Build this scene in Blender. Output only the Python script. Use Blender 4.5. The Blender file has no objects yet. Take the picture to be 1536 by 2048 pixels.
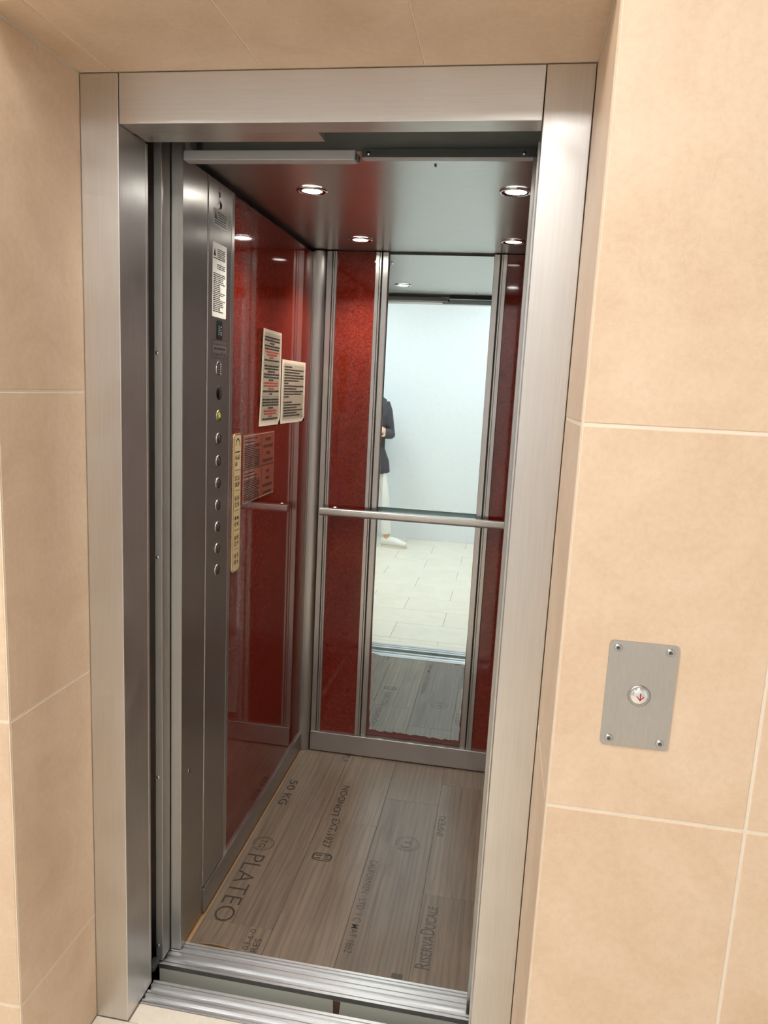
import bpy, bmesh, math, random
from mathutils import Matrix, Vector, noise

S = bpy.context.scene
COL = S.collection
V = Vector
RNG = random.Random(7)

# ------------------------------------------------------------------ camera
CAM_POS = V((0.7749, -1.3853, 1.5061))
YAW, PITCH, ROLL, FPX = 0.15991, -0.16813, 0.05027, 1454.2
fwd = V((-math.sin(YAW) * math.cos(PITCH), math.cos(YAW) * math.cos(PITCH), math.sin(PITCH)))
rgt = V((math.cos(YAW), math.sin(YAW), 0))
upv = rgt.cross(fwd)
r2 = rgt * math.cos(ROLL) + upv * math.sin(ROLL)
u2 = -rgt * math.sin(ROLL) + upv * math.cos(ROLL)
cd = bpy.data.cameras.new('camera')
cam = bpy.data.objects.new('camera', cd)
COL.objects.link(cam)
cd.sensor_fit = 'HORIZONTAL'
cd.sensor_width = 36.0
cd.lens = FPX / 1536 * 36.0
cd.clip_start = 0.02
cam.matrix_world = Matrix(((r2.x, u2.x, -fwd.x, CAM_POS.x), (r2.y, u2.y, -fwd.y, CAM_POS.y), (r2.z, u2.z, -fwd.z, CAM_POS.z), (0, 0, 0, 1)))
S.camera = cam

# ------------------------------------------------------------------ world, exposure
w = bpy.data.worlds.new('world')
S.world = w
w.use_nodes = True
w.node_tree.nodes['Background'].inputs[0].default_value = (0.9, 0.95, 1.0, 1)
w.node_tree.nodes['Background'].inputs[1].default_value = 0.0
S.view_settings.view_transform = 'Standard'
S.view_settings.look = 'None'
S.view_settings.gamma = 1.0
S.view_settings.use_curve_mapping = False
S.view_settings.exposure = 0.45
HALL_LAMP = 16.0      # emission strength of the hall ceiling panels
SPOT_W = (11.0, 4.0, 17.0, 2.0)

# ------------------------------------------------------------------ measures
W = 0.7965            # clear opening
JA = 0.0803           # frame width on the landing face
XR = W + 0.0845       # corner of the wall beside the frame
HT, HO = 1.9794, 2.0705
DL, DR = 0.264, 0.293 # depth of the tiled reveals
ZJ = 1.4696           # a tile joint height
CX0, CX1 = 0.023, 0.962   # car side walls
CB = 1.383            # car back wall
CF = 0.233            # car front return
CZ = 2.005            # car ceiling

# ------------------------------------------------------------------ material helpers
def new_mat(name):
    m = bpy.data.materials.new(name)
    m.use_nodes = True
    nt = m.node_tree
    return m, nt, nt.nodes['Principled BSDF']

def node(nt, kind, **kw):
    n = nt.nodes.new(kind)
    for k, v in kw.items():
        if k in n.inputs:
            n.inputs[k].default_value = v
        else:
            setattr(n, k, v)
    return n

def lin(r, g, b):
    f = lambda c: (c / 255 / 12.92) if c / 255 <= 0.04045 else ((c / 255 + 0.055) / 1.055) ** 2.4
    return (f(r), f(g), f(b), 1)

def ramp(nt, fac, stops):
    n = nt.nodes.new('ShaderNodeValToRGB')
    e = n.color_ramp.elements
    while len(e) < len(stops):
        e.new(0.5)
    for i, (p, c) in enumerate(stops):
        e[i].position = p
        e[i].color = c
    nt.links.new(fac, n.inputs[0])
    return n.outputs[0]

def coords(nt, scale=(1, 1, 1), rnd=False, kind='Object'):
    tc = nt.nodes.new('ShaderNodeTexCoord')
    mp = nt.nodes.new('ShaderNodeMapping')
    mp.inputs['Scale'].default_value = scale
    nt.links.new(tc.outputs[kind], mp.inputs[0])
    if rnd:
        oi = nt.nodes.new('ShaderNodeObjectInfo')
        ml = nt.nodes.new('ShaderNodeMath'); ml.operation = 'MULTIPLY'; ml.inputs[1].default_value = 37.0
        nt.links.new(oi.outputs['Random'], ml.inputs[0])
        cb = nt.nodes.new('ShaderNodeCombineXYZ')
        for i in range(3):
            nt.links.new(ml.outputs[0], cb.inputs[i])
        nt.links.new(cb.outputs[0], mp.inputs['Location'])
    return mp.outputs[0]

def noise_tex(nt, vec, scale, detail=4, rough=0.55, dist=0.0):
    n = node(nt, 'ShaderNodeTexNoise', Scale=scale, Detail=detail, Roughness=rough, Distortion=dist)
    nt.links.new(vec, n.inputs['Vector'])
    return n.outputs['Fac']

def mixc(nt, fac, a, b, blend='MIX'):
    n = nt.nodes.new('ShaderNodeMix'); n.data_type = 'RGBA'; n.blend_type = blend
    for i, s in ((0, fac), (6, a), (7, b)):
        if hasattr(s, 'links') or isinstance(s, bpy.types.NodeSocket):
            nt.links.new(s, n.inputs[i])
        else:
            n.inputs[i].default_value = s
    return n.outputs[2]

def bump(nt, b, height, strength, dist):
    n = nt.nodes.new('ShaderNodeBump')
    n.inputs['Strength'].default_value = strength
    n.inputs['Distance'].default_value = dist
    nt.links.new(height, n.inputs['Height'])
    nt.links.new(n.outputs[0], b.inputs['Normal'])

def plain(name, col, rough=0.5, metal=0.0, emis=None, estr=0.0):
    m, nt, b = new_mat(name)
    b.inputs['Base Color'].default_value = col
    b.inputs['Roughness'].default_value = rough
    b.inputs['Metallic'].default_value = metal
    if emis:
        b.inputs['Emission Color'].default_value = emis
        b.inputs['Emission Strength'].default_value = estr
    return m

# ------------------------------------------------------------------ materials
def tile_material(name, base, dark, light, rough=0.4):
    m, nt, b = new_mat(name)
    v = coords(nt, rnd=True)
    cloud = noise_tex(nt, v, 6.0, 5, 0.6, 0.6)
    fine = noise_tex(nt, v, 90.0, 4, 0.7)
    c = ramp(nt, cloud, [(0.28, dark), (0.52, base), (0.75, light)])
    c2 = ramp(nt, fine, [(0.3, (0.86, 0.84, 0.80, 1)), (0.6, (1, 1, 1, 1))])
    c = mixc(nt, 0.5, c, c2, 'MULTIPLY')
    # thin brownish veins in the stoneware
    vein = noise_tex(nt, v, 9.0, 7, 0.62, 1.6)
    vm = ramp(nt, vein, [(0.485, (0, 0, 0, 1)), (0.5, (1, 1, 1, 1)), (0.515, (0, 0, 0, 1))])
    msk = noise_tex(nt, v, 3.5, 3)
    mk = ramp(nt, msk, [(0.55, (0, 0, 0, 1)), (0.80, (0.3, 0.3, 0.3, 1))])
    fac = mixc(nt, 1.0, vm, mk, 'MULTIPLY')
    c = mixc(nt, fac, c, tuple(x * 0.72 for x in dark[:3]) + (1,))
    nt.links.new(c, b.inputs['Base Color'])
    b.inputs['Roughness'].default_value = rough
    bump(nt, b, fine, 0.08, 0.001)
    return m

TILE = tile_material('wall_stoneware', lin(226, 199, 170), lin(218, 188, 157), lin(232, 206, 179), 0.38)
FTILE = tile_material('floor_stoneware', lin(235, 226, 211), lin(229, 218, 201), lin(240, 231, 217), 0.3)
GROUT = plain('grout', lin(236, 222, 203), 0.8)
FGROUT = plain('floor_grout', lin(150, 138, 122), 0.85)
TRIMM = plain('corner_trim', lin(235, 218, 195), 0.35)

def plaster(name, col):
    m, nt, b = new_mat(name)
    v = coords(nt)
    n = noise_tex(nt, v, 30, 4)
    c = ramp(nt, n, [(0.3, tuple(x * 0.97 for x in col[:3]) + (1,)), (0.7, col)])
    nt.links.new(c, b.inputs['Base Color'])
    b.inputs['Roughness'].default_value = 0.75
    bump(nt, b, n, 0.05, 0.002)
    return m

WHITEW = plaster('white_wall_paint', lin(240, 244, 248))
CEILW = plaster('ceiling_paint', lin(236, 236, 232))
DARKW = plaster('shaft_concrete', lin(132, 128, 122))

def steel(name, col, rough, aniso, axis='Z', grain=(1, 1, 1), smudge=0.5, relief=0.015):
    """Brushed metal; highlights spread across the grain."""
    m, nt, b = new_mat(name)
    v = coords(nt, grain)
    g = noise_tex(nt, v, 220.0, 3, 0.6)
    vs = coords(nt)
    s = noise_tex(nt, vs, 7.0, 5, 0.6, 0.7)
    lo = tuple(x * 0.93 for x in col[:3]) + (1,)
    c = ramp(nt, g, [(0.3, lo), (0.7, col)])
    nt.links.new(c, b.inputs['Base Color'])
    b.inputs['Metallic'].default_value = 1.0
    rr = ramp(nt, s, [(0.35, (rough * (1 - 0.25 * smudge),) * 3 + (1,)), (0.7, (rough * (1 + 0.3 * smudge),) * 3 + (1,))])
    nt.links.new(rr, b.inputs['Roughness'])
    b.inputs['Anisotropic'].default_value = aniso
    t = nt.nodes.new('ShaderNodeTangent')
    t.direction_type = 'RADIAL'
    t.axis = axis
    nt.links.new(t.outputs[0], b.inputs['Tangent'])
    bump(nt, b, g, relief, 0.0004)
    return m

FRAME_S = steel('brushed_frame_steel', lin(222, 220, 217), 0.40, 0.55, 'Z', (1, 1, 0.03))
HEAD_S = steel('brushed_header_steel', lin(222, 220, 217), 0.40, 0.5, 'X', (0.03, 1, 1))
CAR_S = steel('brushed_car_steel', lin(188, 184, 180), 0.33, 0.75, 'Z', (1, 1, 0.03))
CEIL_S = steel('brushed_ceiling_steel', lin(205, 207, 206), 0.30, 0.6, 'X', (0.04, 1, 1), 0.15)
SKIRT_S = steel('brushed_skirting_steel', lin(188, 184, 180), 0.36, 0.4, 'X', (0.03, 1, 1), 0.8)
ALU = steel('aluminium_profile', lin(206, 205, 202), 0.32, 0.5, 'Z', (1, 1, 0.008), 0.1)
POST_S = steel('steel_corner_post', lin(188, 184, 180), 0.38, 0.6, 'Z', (1, 1, 0.01), 0.1)
EDGE_S = steel('door_edge_steel', lin(206, 205, 202), 0.55, 0.6, 'Z', (1, 1, 0.01), 0.1)
DULL = plain('dull_steel_ring', (0.42, 0.41, 0.40, 1), 0.32, 1.0)
SILL_A = steel('aluminium_sill', lin(222, 223, 224), 0.36, 0.3, 'X', (0.006, 1, 1), 0.4, 0.0)
GALV = plain('galvanised_header', lin(196, 196, 198), 0.5, 0.35)
PLATE_S = steel('call_plate_steel', lin(196, 193, 188), 0.45, 0.2, 'Z', (1, 1, 0.2), 0.8)
CHROME = plain('chrome', (0.85, 0.85, 0.86, 1), 0.06, 1.0)
SCREWM = plain('screw_steel', (0.55, 0.55, 0.55, 1), 0.25, 1.0)
DARKMET = plain('dark_painted_metal', lin(92, 97, 96), 0.5, 0.5)
FASCIA = plain('grey_green_fascia', lin(150, 155, 148), 0.6, 0.1)
APRON = plain('apron_paint', lin(196, 198, 186), 0.5, 0.1)
BLACK = plain('black_plastic', (0.006, 0.006, 0.006, 1), 0.2)
INK = plain('black_ink', (0.02, 0.017, 0.015, 1), 0.6)
REDINK = plain('red_ink', lin(196, 70, 52), 0.6)
PAPER = plain('off_white_paper', lin(226, 212, 190), 0.5)
STICKER = plain('white_sticker', lin(232, 228, 220), 0.35)
SILVERST = plain('silver_sticker', lin(190, 188, 184), 0.3, 0.6)
CREAM = plain('cream_plaque', lin(226, 200, 150), 0.22)
FLOORINK = plain('printed_floor_ink', lin(66, 58, 51), 0.4)
GREENLED = plain('display_segment', (0.3, 0.35, 0.3, 1), 0.4, 0, (0.8, 0.95, 0.85, 1), 0.8)
YELLOW = plain('yellow_button', lin(176, 168, 40), 0.3)
ARROWRED = plain('red_arrow', lin(160, 30, 40), 0.3)
ENGR = plain('engraved_label', lin(118, 108, 106), 0.4, 0.5)
BACKB = plain('mirror_backing', lin(112, 64, 58), 0.5)

def red_laminate():
    m, nt, b = new_mat('red_mottled_laminate')
    v = coords(nt)
    a = noise_tex(nt, v, 95.0, 3, 0.55, 1.8)
    a2 = noise_tex(nt, v, 38.0, 4, 0.6, 0.8)
    c = ramp(nt, a, [(0.32, lin(88, 23, 15)), (0.49, lin(116, 35, 23)), (0.68, lin(138, 48, 33))])
    c2 = ramp(nt, a2, [(0.3, (0.82, 0.80, 0.78, 1)), (0.65, (1, 1, 1, 1))])
    c = mixc(nt, 0.7, c, c2, 'MULTIPLY')
    nt.links.new(c, b.inputs['Base Color'])
    b.inputs['Roughness'].default_value = 0.5
    b.inputs['Specular IOR Level'].default_value = 0.0
    b.inputs['Coat Weight'].default_value = 1.0
    b.inputs['Coat Roughness'].default_value = 0.05
    b.inputs['Coat IOR'].default_value = 1.55
    return m
RED = red_laminate()

def mirror_mat():
    m, nt, b = new_mat('silvered_mirror')
    b.inputs['Base Color'].default_value = (0.76, 0.935, 0.985, 1)
    b.inputs['Metallic'].default_value = 1.0
    b.inputs['Roughness'].default_value = 0.012
    return m
MIRROR = mirror_mat()

def wood():
    m, nt, b = new_mat('printed_wood_vinyl')
    v = coords(nt, (1, 0.022, 1), rnd=True)
    v2 = coords(nt, (1, 0.35, 1), rnd=True)
    g = noise_tex(nt, v, 85.0, 6, 0.7, 0.25)
    n2 = noise_tex(nt, v2, 10.0, 4, 0.6, 0.6)
    wv = nt.nodes.new('ShaderNodeTexWave')
    wv.wave_type = 'RINGS'; wv.rings_direction = 'Y'
    for k, x in (('Scale', 7.0), ('Distortion', 7.0), ('Detail', 3.0), ('Detail Scale', 1.4)):
        wv.inputs[k].default_value = x
    vw = coords(nt, (3.2, 0.30, 1), rnd=True)
    nt.links.new(vw, wv.inputs['Vector'])
    c = ramp(nt, g, [(0.28, lin(110, 95, 81)), (0.5, lin(132, 116, 101)), (0.74, lin(146, 130, 114))])
    c2 = ramp(nt, n2, [(0.3, (0.78, 0.78, 0.78, 1)), (0.7, (1.0, 1.0, 0.98, 1))])
    c = mixc(nt, 0.8, c, c2, 'MULTIPLY')
    c3 = ramp(nt, wv.outputs['Fac'], [(0.0, (0.74, 0.71, 0.68, 1)), (0.35, (1, 1, 1, 1))])
    c = mixc(nt, 0.6, c, c3, 'MULTIPLY')
    oi = nt.nodes.new('ShaderNodeObjectInfo')
    c4 = ramp(nt, oi.outputs['Random'], [(0.0, (0.74, 0.71, 0.69, 1)), (1.0, (1.0, 1.0, 0.98, 1))])
    c = mixc(nt, 0.9, c, c4, 'MULTIPLY')
    nt.links.new(c, b.inputs['Base Color'])
    b.inputs['Roughness'].default_value = 0.36
    bump(nt, b, g, 0.15, 0.0006)
    return m
WOOD = wood()
VINYLBACK = plain('vinyl_underside', lin(168, 132, 92), 0.7)

def film():
    m, nt, b = new_mat('clear_brown_plate')
    b.inputs['Base Color'].default_value = lin(150, 82, 62)
    b.inputs['Roughness'].default_value = 0.12
    b.inputs['Alpha'].default_value = 1.0
    b.inputs['Coat Weight'].default_value = 1.0
    b.inputs['Coat Roughness'].default_value = 0.03
    return m
FILM = film()

# ------------------------------------------------------------------ object helpers
def parent_to(o, p):
    if p is not None:
        o.parent = p
        o.matrix_parent_inverse = Matrix.Translation(-world_loc(p))

def world_loc(p):
    return V(p['_loc']) if '_loc' in p else p.location.copy()

def link(o, parent=None, label=None, cat=None, group=None, kind=None):
    COL.objects.link(o)
    parent_to(o, parent)
    if label: o['label'] = label
    if cat: o['category'] = cat
    if group: o['group'] = group
    if kind: o['kind'] = kind
    return o

def empty(name, loc, **kw):
    o = bpy.data.objects.new(name, None)
    o.location = loc
    o.empty_display_size = 0.05
    return link(o, **kw)

def mesh_obj(name, verts, faces, mats, parent=None, smooth=False, fm=None, centre=True, **kw):
    me = bpy.data.meshes.new(name)
    c = V((0, 0, 0))
    if centre:
        lo = V([min(v[i] for v in verts) for i in range(3)])
        hi = V([max(v[i] for v in verts) for i in range(3)])
        c = (lo + hi) / 2
    me.from_pydata([tuple(V(v) - c) for v in verts], [], faces)
    if not isinstance(mats, (list, tuple)):
        mats = [mats]
    for m in mats:
        me.materials.append(m)
    if fm:
        for p, i in zip(me.polygons, fm):
            p.material_index = i
    if smooth:
        for p in me.polygons:
            p.use_smooth = True
    me.update()
    o = bpy.data.objects.new(name, me)
    o.location = c
    return link(o, parent, **kw)

def bm_obj(name, bm, mats, parent=None, smooth=False, **kw):
    bmesh.ops.recalc_face_normals(bm, faces=bm.faces)
    vs = [v.co.copy() for v in bm.verts]
    bm.verts.index_update()
    fs = [[v.index for v in f.verts] for f in bm.faces]
    fm = [f.material_index for f in bm.faces]
    bm.free()
    return mesh_obj(name, vs, fs, mats, parent, smooth, fm, **kw)

def add_box(bm, x0, x1, y0, y1, z0, z1, bev=0.0, mi=0, seg=1):
    vs = [bm.verts.new(p) for p in ((x0, y0, z0), (x1, y0, z0), (x1, y1, z0), (x0, y1, z0), (x0, y0, z1), (x1, y0, z1), (x1, y1, z1), (x0, y1, z1))]
    fs = [bm.faces.new([vs[i] for i in q]) for q in ((3, 2, 1, 0), (4, 5, 6, 7), (0, 1, 5, 4), (1, 2, 6, 5), (2, 3, 7, 6), (3, 0, 4, 7))]
    for f in fs:
        f.material_index = mi
    if bev:
        es = list({e for f in fs for e in f.edges})
        r = bmesh.ops.bevel(bm, geom=es, offset=bev, segments=seg, profile=0.5, affect='EDGES')
        for f in r['faces']:
            f.material_index = mi

def box(name, x0, x1, y0, y1, z0, z1, mat, parent=None, bev=0.0, seg=1, **kw):
    bm = bmesh.new()
    add_box(bm, x0, x1, y0, y1, z0, z1, bev, 0, seg)
    return bm_obj(name, bm, mat, parent, **kw)

def add_prism(bm, prof, origin, u, v, n, depth, mi=0):
    """Extrude a 2D outline (list of (a,b)) spanned by u,v along n."""
    a = [bm.verts.new(origin + u * p[0] + v * p[1]) for p in prof]
    b = [bm.verts.new(origin + u * p[0] + v * p[1] + n * depth) for p in prof]
    fs = [bm.faces.new(a), bm.faces.new(b[::-1])]
    k = len(prof)
    for i in range(k):
        fs.append(bm.faces.new((a[i], b[i], b[(i + 1) % k], a[(i + 1) % k])))
    for f in fs:
        f.material_index = mi
    return fs

def prism(name, prof, origin, u, v, n, depth, mat, parent=None, smooth=False, **kw):
    bm = bmesh.new()
    add_prism(bm, prof, V(origin), V(u), V(v), V(n), depth)
    return bm_obj(name, bm, mat, parent, smooth, **kw)

def circle_pts(r, k=24, ry=None, ph=0.0):
    ry = r if ry is None else ry
    return [(r * math.cos(ph + 2 * math.pi * i / k), ry * math.sin(ph + 2 * math.pi * i / k)) for i in range(k)]

def round_rect(wd, ht, r, k=5):
    pts = []
    for cx, cy, a0 in ((wd / 2 - r, ht / 2 - r, 0), (-wd / 2 + r, ht / 2 - r, 90), (-wd / 2 + r, -ht / 2 + r, 180), (wd / 2 - r, -ht / 2 + r, 270)):
        for i in range(k + 1):
            a = math.radians(a0 + 90 * i / k)
            pts.append((cx + r * math.cos(a), cy + r * math.sin(a)))
    return pts

def add_lathe(bm, prof, origin, u, v, n, k=28, mi=None):
    """prof: list of (radius, height along n, material)."""
    rings = []
    for r, h, _ in prof:
        if r < 1e-6:
            rings.append([bm.verts.new(origin + n * h)])
        else:
            rings.append([bm.verts.new(origin + (u * math.cos(2 * math.pi * i / k) + v * math.sin(2 * math.pi * i / k)) * r + n * h) for i in range(k)])
    for a, b, pr in zip(rings, rings[1:], prof[1:]):
        for i in range(k):
            j = (i + 1) % k
            if len(a) == 1 and len(b) == 1:
                continue
            if len(a) == 1:
                f = bm.faces.new((a[0], b[i], b[j]))
            elif len(b) == 1:
                f = bm.faces.new((a[i], b[0], a[j]))
            else:
                f = bm.faces.new((a[i], b[i], b[j], a[j]))
            f.material_index = pr[2]
            f.smooth = True

def lathe(name, prof, origin, u, v, n, mats, parent=None, k=28, **kw):
    bm = bmesh.new()
    add_lathe(bm, prof, V(origin), V(u), V(v), V(n), k)
    return bm_obj(name, bm, mats, parent, True, **kw)

def text_obj(name, s, origin, u, v, height, mat, parent=None, xs=1.0, bold=0.0, length=None, lift=0.0004, **kw):
    """Flat lettering: origin = start of baseline, u = reading direction, v = up, height = capital height."""
    cu = bpy.data.curves.new('lettering', 'FONT')
    cu.body = s
    cu.size = 1.0
    cu.offset = bold
    cu.resolution_u = 3
    t = bpy.data.objects.new('lettering', cu)
    COL.objects.link(t)
    dg = bpy.context.evaluated_depsgraph_get()
    me = bpy.data.meshes.new_from_object(t.evaluated_get(dg))
    bpy.data.objects.remove(t)
    bpy.data.curves.remove(cu)
    vs = [x.co.copy() for x in me.vertices]
    fs = [list(p.vertices) for p in me.polygons]
    bpy.data.meshes.remove(me)
    mx = max(p.x for p in vs); mn = min(p.x for p in vs)
    hh = 0.73
    sc = height / hh
    sx = sc * xs if length is None else length / (mx - mn)
    u, v = V(u), V(v)
    n = u.cross(v)
    out = [V(origin) + u * ((p.x - mn) * sx) + v * (p.y * sc) + n * lift for p in vs]
    return mesh_obj(name, out, fs, mat, parent, **kw)

def bars_obj(name, bars, origin, u, v, mat, parent=None, lift=0.0004, **kw):
    kw.setdefault('kind', 'stuff')
    """bars: (a0,a1,b0,b1) rectangles in the u,v plane, print too small to read."""
    u, v = V(u), V(v)
    n = u.cross(v)
    vs, fs = [], []
    for a0, a1, b0, b1 in bars:
        k = len(vs)
        for a, b in ((a0, b0), (a1, b0), (a1, b1), (a0, b1)):
            vs.append(V(origin) + u * a + v * b + n * lift)
        fs.append([k, k + 1, k + 2, k + 3])
    return mesh_obj(name, vs, fs, mat, parent, **kw)

def word_bars(a0, a1, b, h, rng):
    out, a = [], a0
    while a < a1 - 0.002:
        e = min(a1, a + rng.uniform(0.006, 0.022))
        out.append((a, e, b, b + h))
        a = e + 0.0022
    return out

# ================================================================== THE LANDING
TILE_CACHE = {}
def tile(x0, x1, y0, y1, z0, z1, mat, parent, bev=0.0009):
    d = (round(x1 - x0, 4), round(y1 - y0, 4), round(z1 - z0, 4))
    key = d + (mat.name,)
    if min(d) < 0.004:
        return
    if key not in TILE_CACHE:
        bm = bmesh.new()
        add_box(bm, -d[0] / 2, d[0] / 2, -d[1] / 2, d[1] / 2, -d[2] / 2, d[2] / 2, bev)
        me = bpy.data.meshes.new('tile')
        bmesh.ops.recalc_face_normals(bm, faces=bm.faces)
        bm.to_mesh(me); bm.free()
        me.materials.append(mat)
        TILE_CACHE[key] = me
    o = bpy.data.objects.new('tile', TILE_CACHE[key])
    o.location = ((x0 + x1) / 2, (y0 + y1) / 2, (z0 + z1) / 2)
    link(o, parent)

HX0, HX1, HY0, HZ = -1.9, 2.7, -3.10, 2.72
G = 0.0026      # half a joint
TT = 0.008
ROWS = [0.0] + [ZJ + 0.6 * k for k in range(-2, 3)]      # joint heights
ROWS = [z for z in ROWS if z < HZ] + [HZ]

# floor
floor = box('floor', HX0, HX1, HY0, 0.054, -0.12, -0.0015, FGROUT, kind='structure', label='pale beige stoneware floor of the lift lobby', )
y = -0.062 + 0.305
r = 0
yj = [0.054]
yy = -0.062
while yy > HY0:
    yj.append(yy); yy -= 0.3045
yj.append(HY0)
for r in range(len(yj) - 1):
    ya, yb = yj[r + 1], yj[r]
    off = 0.465 if r in (0,) or r % 2 == 0 else 0.165
    xs = [HX0] + [x for x in [off + 0.6 * k for k in range(-6, 6)] if HX0 + 0.02 < x < HX1 - 0.02] + [HX1]
    for a, b_ in zip(xs, xs[1:]):
        if r == 0:
            # keep clear of the tiled piers and the steel frame that stand on the slab
            a2, b2 = max(a, -JA), min(b_, XR)
            if b2 - a2 < 0.03:
                continue
            tile(a2 + 0.001, b2 - 0.001, ya + G / 2, (yb if False else -0.001), -TT, 0, FTILE, floor)
            a3, b3 = max(a, 0.002), min(b_, W - 0.002)
            if b3 - a3 > 0.03:
                tile(a3, b3, 0.0, 0.0535, -TT, 0, FTILE, floor)
        else:
            tile(a + G / 2, b_ - G / 2, ya + G / 2, yb - G / 2, -TT, 0, FTILE, floor)

# wall beside the frame, the side with the call button
def wall_tiles_front(parent, xs, y_face, zrows):
    for a, b_ in zip(xs, xs[1:]):
        for c_, d in zip(zrows, zrows[1:]):
            tile(a + G, b_ - G, y_face, y_face + TT, c_ + G, d - G, TILE, parent)

wr = box('wall_right', XR + 0.0012, HX1, -DR + 0.0012, 0.118, 0, HZ, GROUT, kind='structure', label='beige stoneware wall carrying the call button plate')
xs = [XR + 0.0035 - G] + [1.1794 + 0.3 * k for k in range(6)]
xs = [x for x in xs if x < HX1 - 0.05] + [HX1]
wall_tiles_front(wr, xs, -DR, ROWS)
for c_, d in zip(ROWS, ROWS[1:]):
    if d <= HO + 0.02:
        tile(XR, XR + TT, -DR + 0.0035, -0.001, c_ + G, min(d, HO) - G, TILE, wr)
prism('corner_trim', [(0, 0), (0.003, 0), (0.0022, -0.0022), (0, -0.003)], (XR + 0.0005, -DR + 0.0032, 0.001), (1, 0, 0), (0, 1, 0), (0, 0, 1), HZ - 0.002, TRIMM, wr)

wl = box('wall_left', HX0, -JA - 0.0012, -DL + 0.0012, 0.118, 0, HZ, GROUT, kind='structure', label='beige stoneware wall on the side where the lift door parks')
xs = [-JA - 0.0035 + G] + [-0.38 - 0.3 * k for k in range(6)]
xs = sorted([x for x in xs if x > HX0 + 0.05] + [HX0])
wall_tiles_front(wl, xs, -DL, ROWS)
for c_, d in zip(ROWS, ROWS[1:]):
    if d <= HO + 0.02:
        tile(-JA - TT, -JA, -DL + 0.0035, -0.001, c_ + G, min(d, HO) - G, TILE, wl)
prism('corner_trim', [(0, 0), (-0.003, 0), (-0.0022, -0.0022), (0, -0.003)], (-JA - 0.0005, -DL + 0.0032, 0.001), (1, 0, 0), (0, 1, 0), (0, 0, 1), HZ - 0.002, TRIMM, wl)

# tiled soffit and wall above the recess
wt = box('wall_lintel', -JA - 0.0008, XR + 0.0008, -DL + 0.0012, 0.055, HO + 0.0012, HZ, GROUT, kind='structure', label='beige stoneware lintel and soffit over the lift door')
sx = [-JA, -0.0135, 0.2862, 0.5853, XR]
for a, b_ in zip(sx, sx[1:]):
    tile(a + G / 2, b_ - G / 2, -DL + 0.004, -0.001, HO, HO + TT, TILE, wt)
for a, b_ in zip(sx, sx[1:]):
    tile(a + G, b_ - G, -DL - 0.0005, -DL + TT - 0.0005, HO + 0.004, HZ, TILE, wt)

# painted walls and ceiling of the lobby (seen in the mirror and in the steel)
box('wall_back', HX0 - 0.1, HX1 + 0.1, HY0 - 0.1, HY0, 0, HZ, WHITEW, kind='structure', label='plain white painted wall facing the lift')
box('wall_side_a', HX0 - 0.1, HX0, HY0, 0.4, 0, HZ, WHITEW, kind='structure', label='white painted side wall of the lobby on the person side').name = 'wall_west'
box('wall_east', HX1, HX1 + 0.1, HY0, 0.4, 0, HZ, WHITEW, kind='structure', label='white painted side wall of the lobby on the call button side')
box('ceiling', HX0 - 0.1, HX1 + 0.1, HY0 - 0.1, 0.4, HZ, HZ + 0.1, CEILW, kind='structure', label='white painted ceiling of the lobby')

# unseen ceiling lamps; the recess one is added to bounce light onto the soffit
LAMPG = plain('lamp_diffuser', (1, 1, 1, 1), 0.5, 0, (1.0, 0.98, 0.955, 1), HALL_LAMP)
LAMPF = plain('lamp_frame', lin(230, 230, 228), 0.4)
def hall_lamp(x, yv, where, lab):
    t = empty('ceiling_lamp_%s_offscreen' % where, (x, yv, HZ), label=lab, cat='lamp', group='square lamps on the lobby ceiling')
    hw = 0.30
    bm = bmesh.new()
    for (a, b_, c_, d) in ((-hw, hw, -hw, -hw + 0.02), (-hw, hw, hw - 0.02, hw), (-hw, -hw + 0.02, -hw + 0.02, hw - 0.02), (hw - 0.02, hw, -hw + 0.02, hw - 0.02)):
        add_box(bm, x + a, x + b_, yv + c_, yv + d, HZ - 0.035, HZ - 0.0005, 0.002)
    bm_obj('frame', bm, LAMPF, t)
    box('diffuser_%s_offscreen' % where, x - hw + 0.021, x + hw - 0.021, yv - hw + 0.021, yv + hw - 0.021, HZ - 0.028, HZ - 0.001, LAMPG, t)
for x, yv, where, lab in ((0.10, -1.0, 'recess', 'unseen square white lamp added on the lobby ceiling to bounce light into the lift recess'),
                   (-0.90, -1.90, 'person', 'square white lamp on the lobby ceiling on the side of the standing person'),
                   (1.00, -2.10, 'call', 'square white lamp on the lobby ceiling facing the call button wall')):
    hall_lamp(x, yv, where, lab)

# ================================================================== DOOR FRAME ON THE LANDING
df = empty('door_1', (W / 2, 0.05, 0), kind='structure', label='brushed steel door frame around the open lift')
def jamb(x0, x1, inner):
    bm = bmesh.new()
    add_box(bm, x0, x1, 0.0, 0.108, 0.0005, HO - 0.0008, 0.0014, 0, 2)
    # lip behind the reveal
    if inner > 0:
        add_box(bm, x1 - 0.03, x1 - 0.0004, 0.1085, 0.118, 0.0005, HT, 0.0006)
    else:
        add_box(bm, x0 - 0.004, x0 + 0.03, 0.1085, 0.116, 0.0005, HT, 0.0006)
    return bm_obj('jamb', bm, FRAME_S, df)
jamb(-JA + 0.0006, -0.0007, 1)
jamb(W + 0.0007, XR - 0.0012, -1)
bm = bmesh.new()
add_box(bm, 0.0007, W - 0.0007, 0.0006, 0.055, HT, HO - 0.0008, 0.0014, 0, 2)
bm_obj('header', bm, HEAD_S, df)
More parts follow.
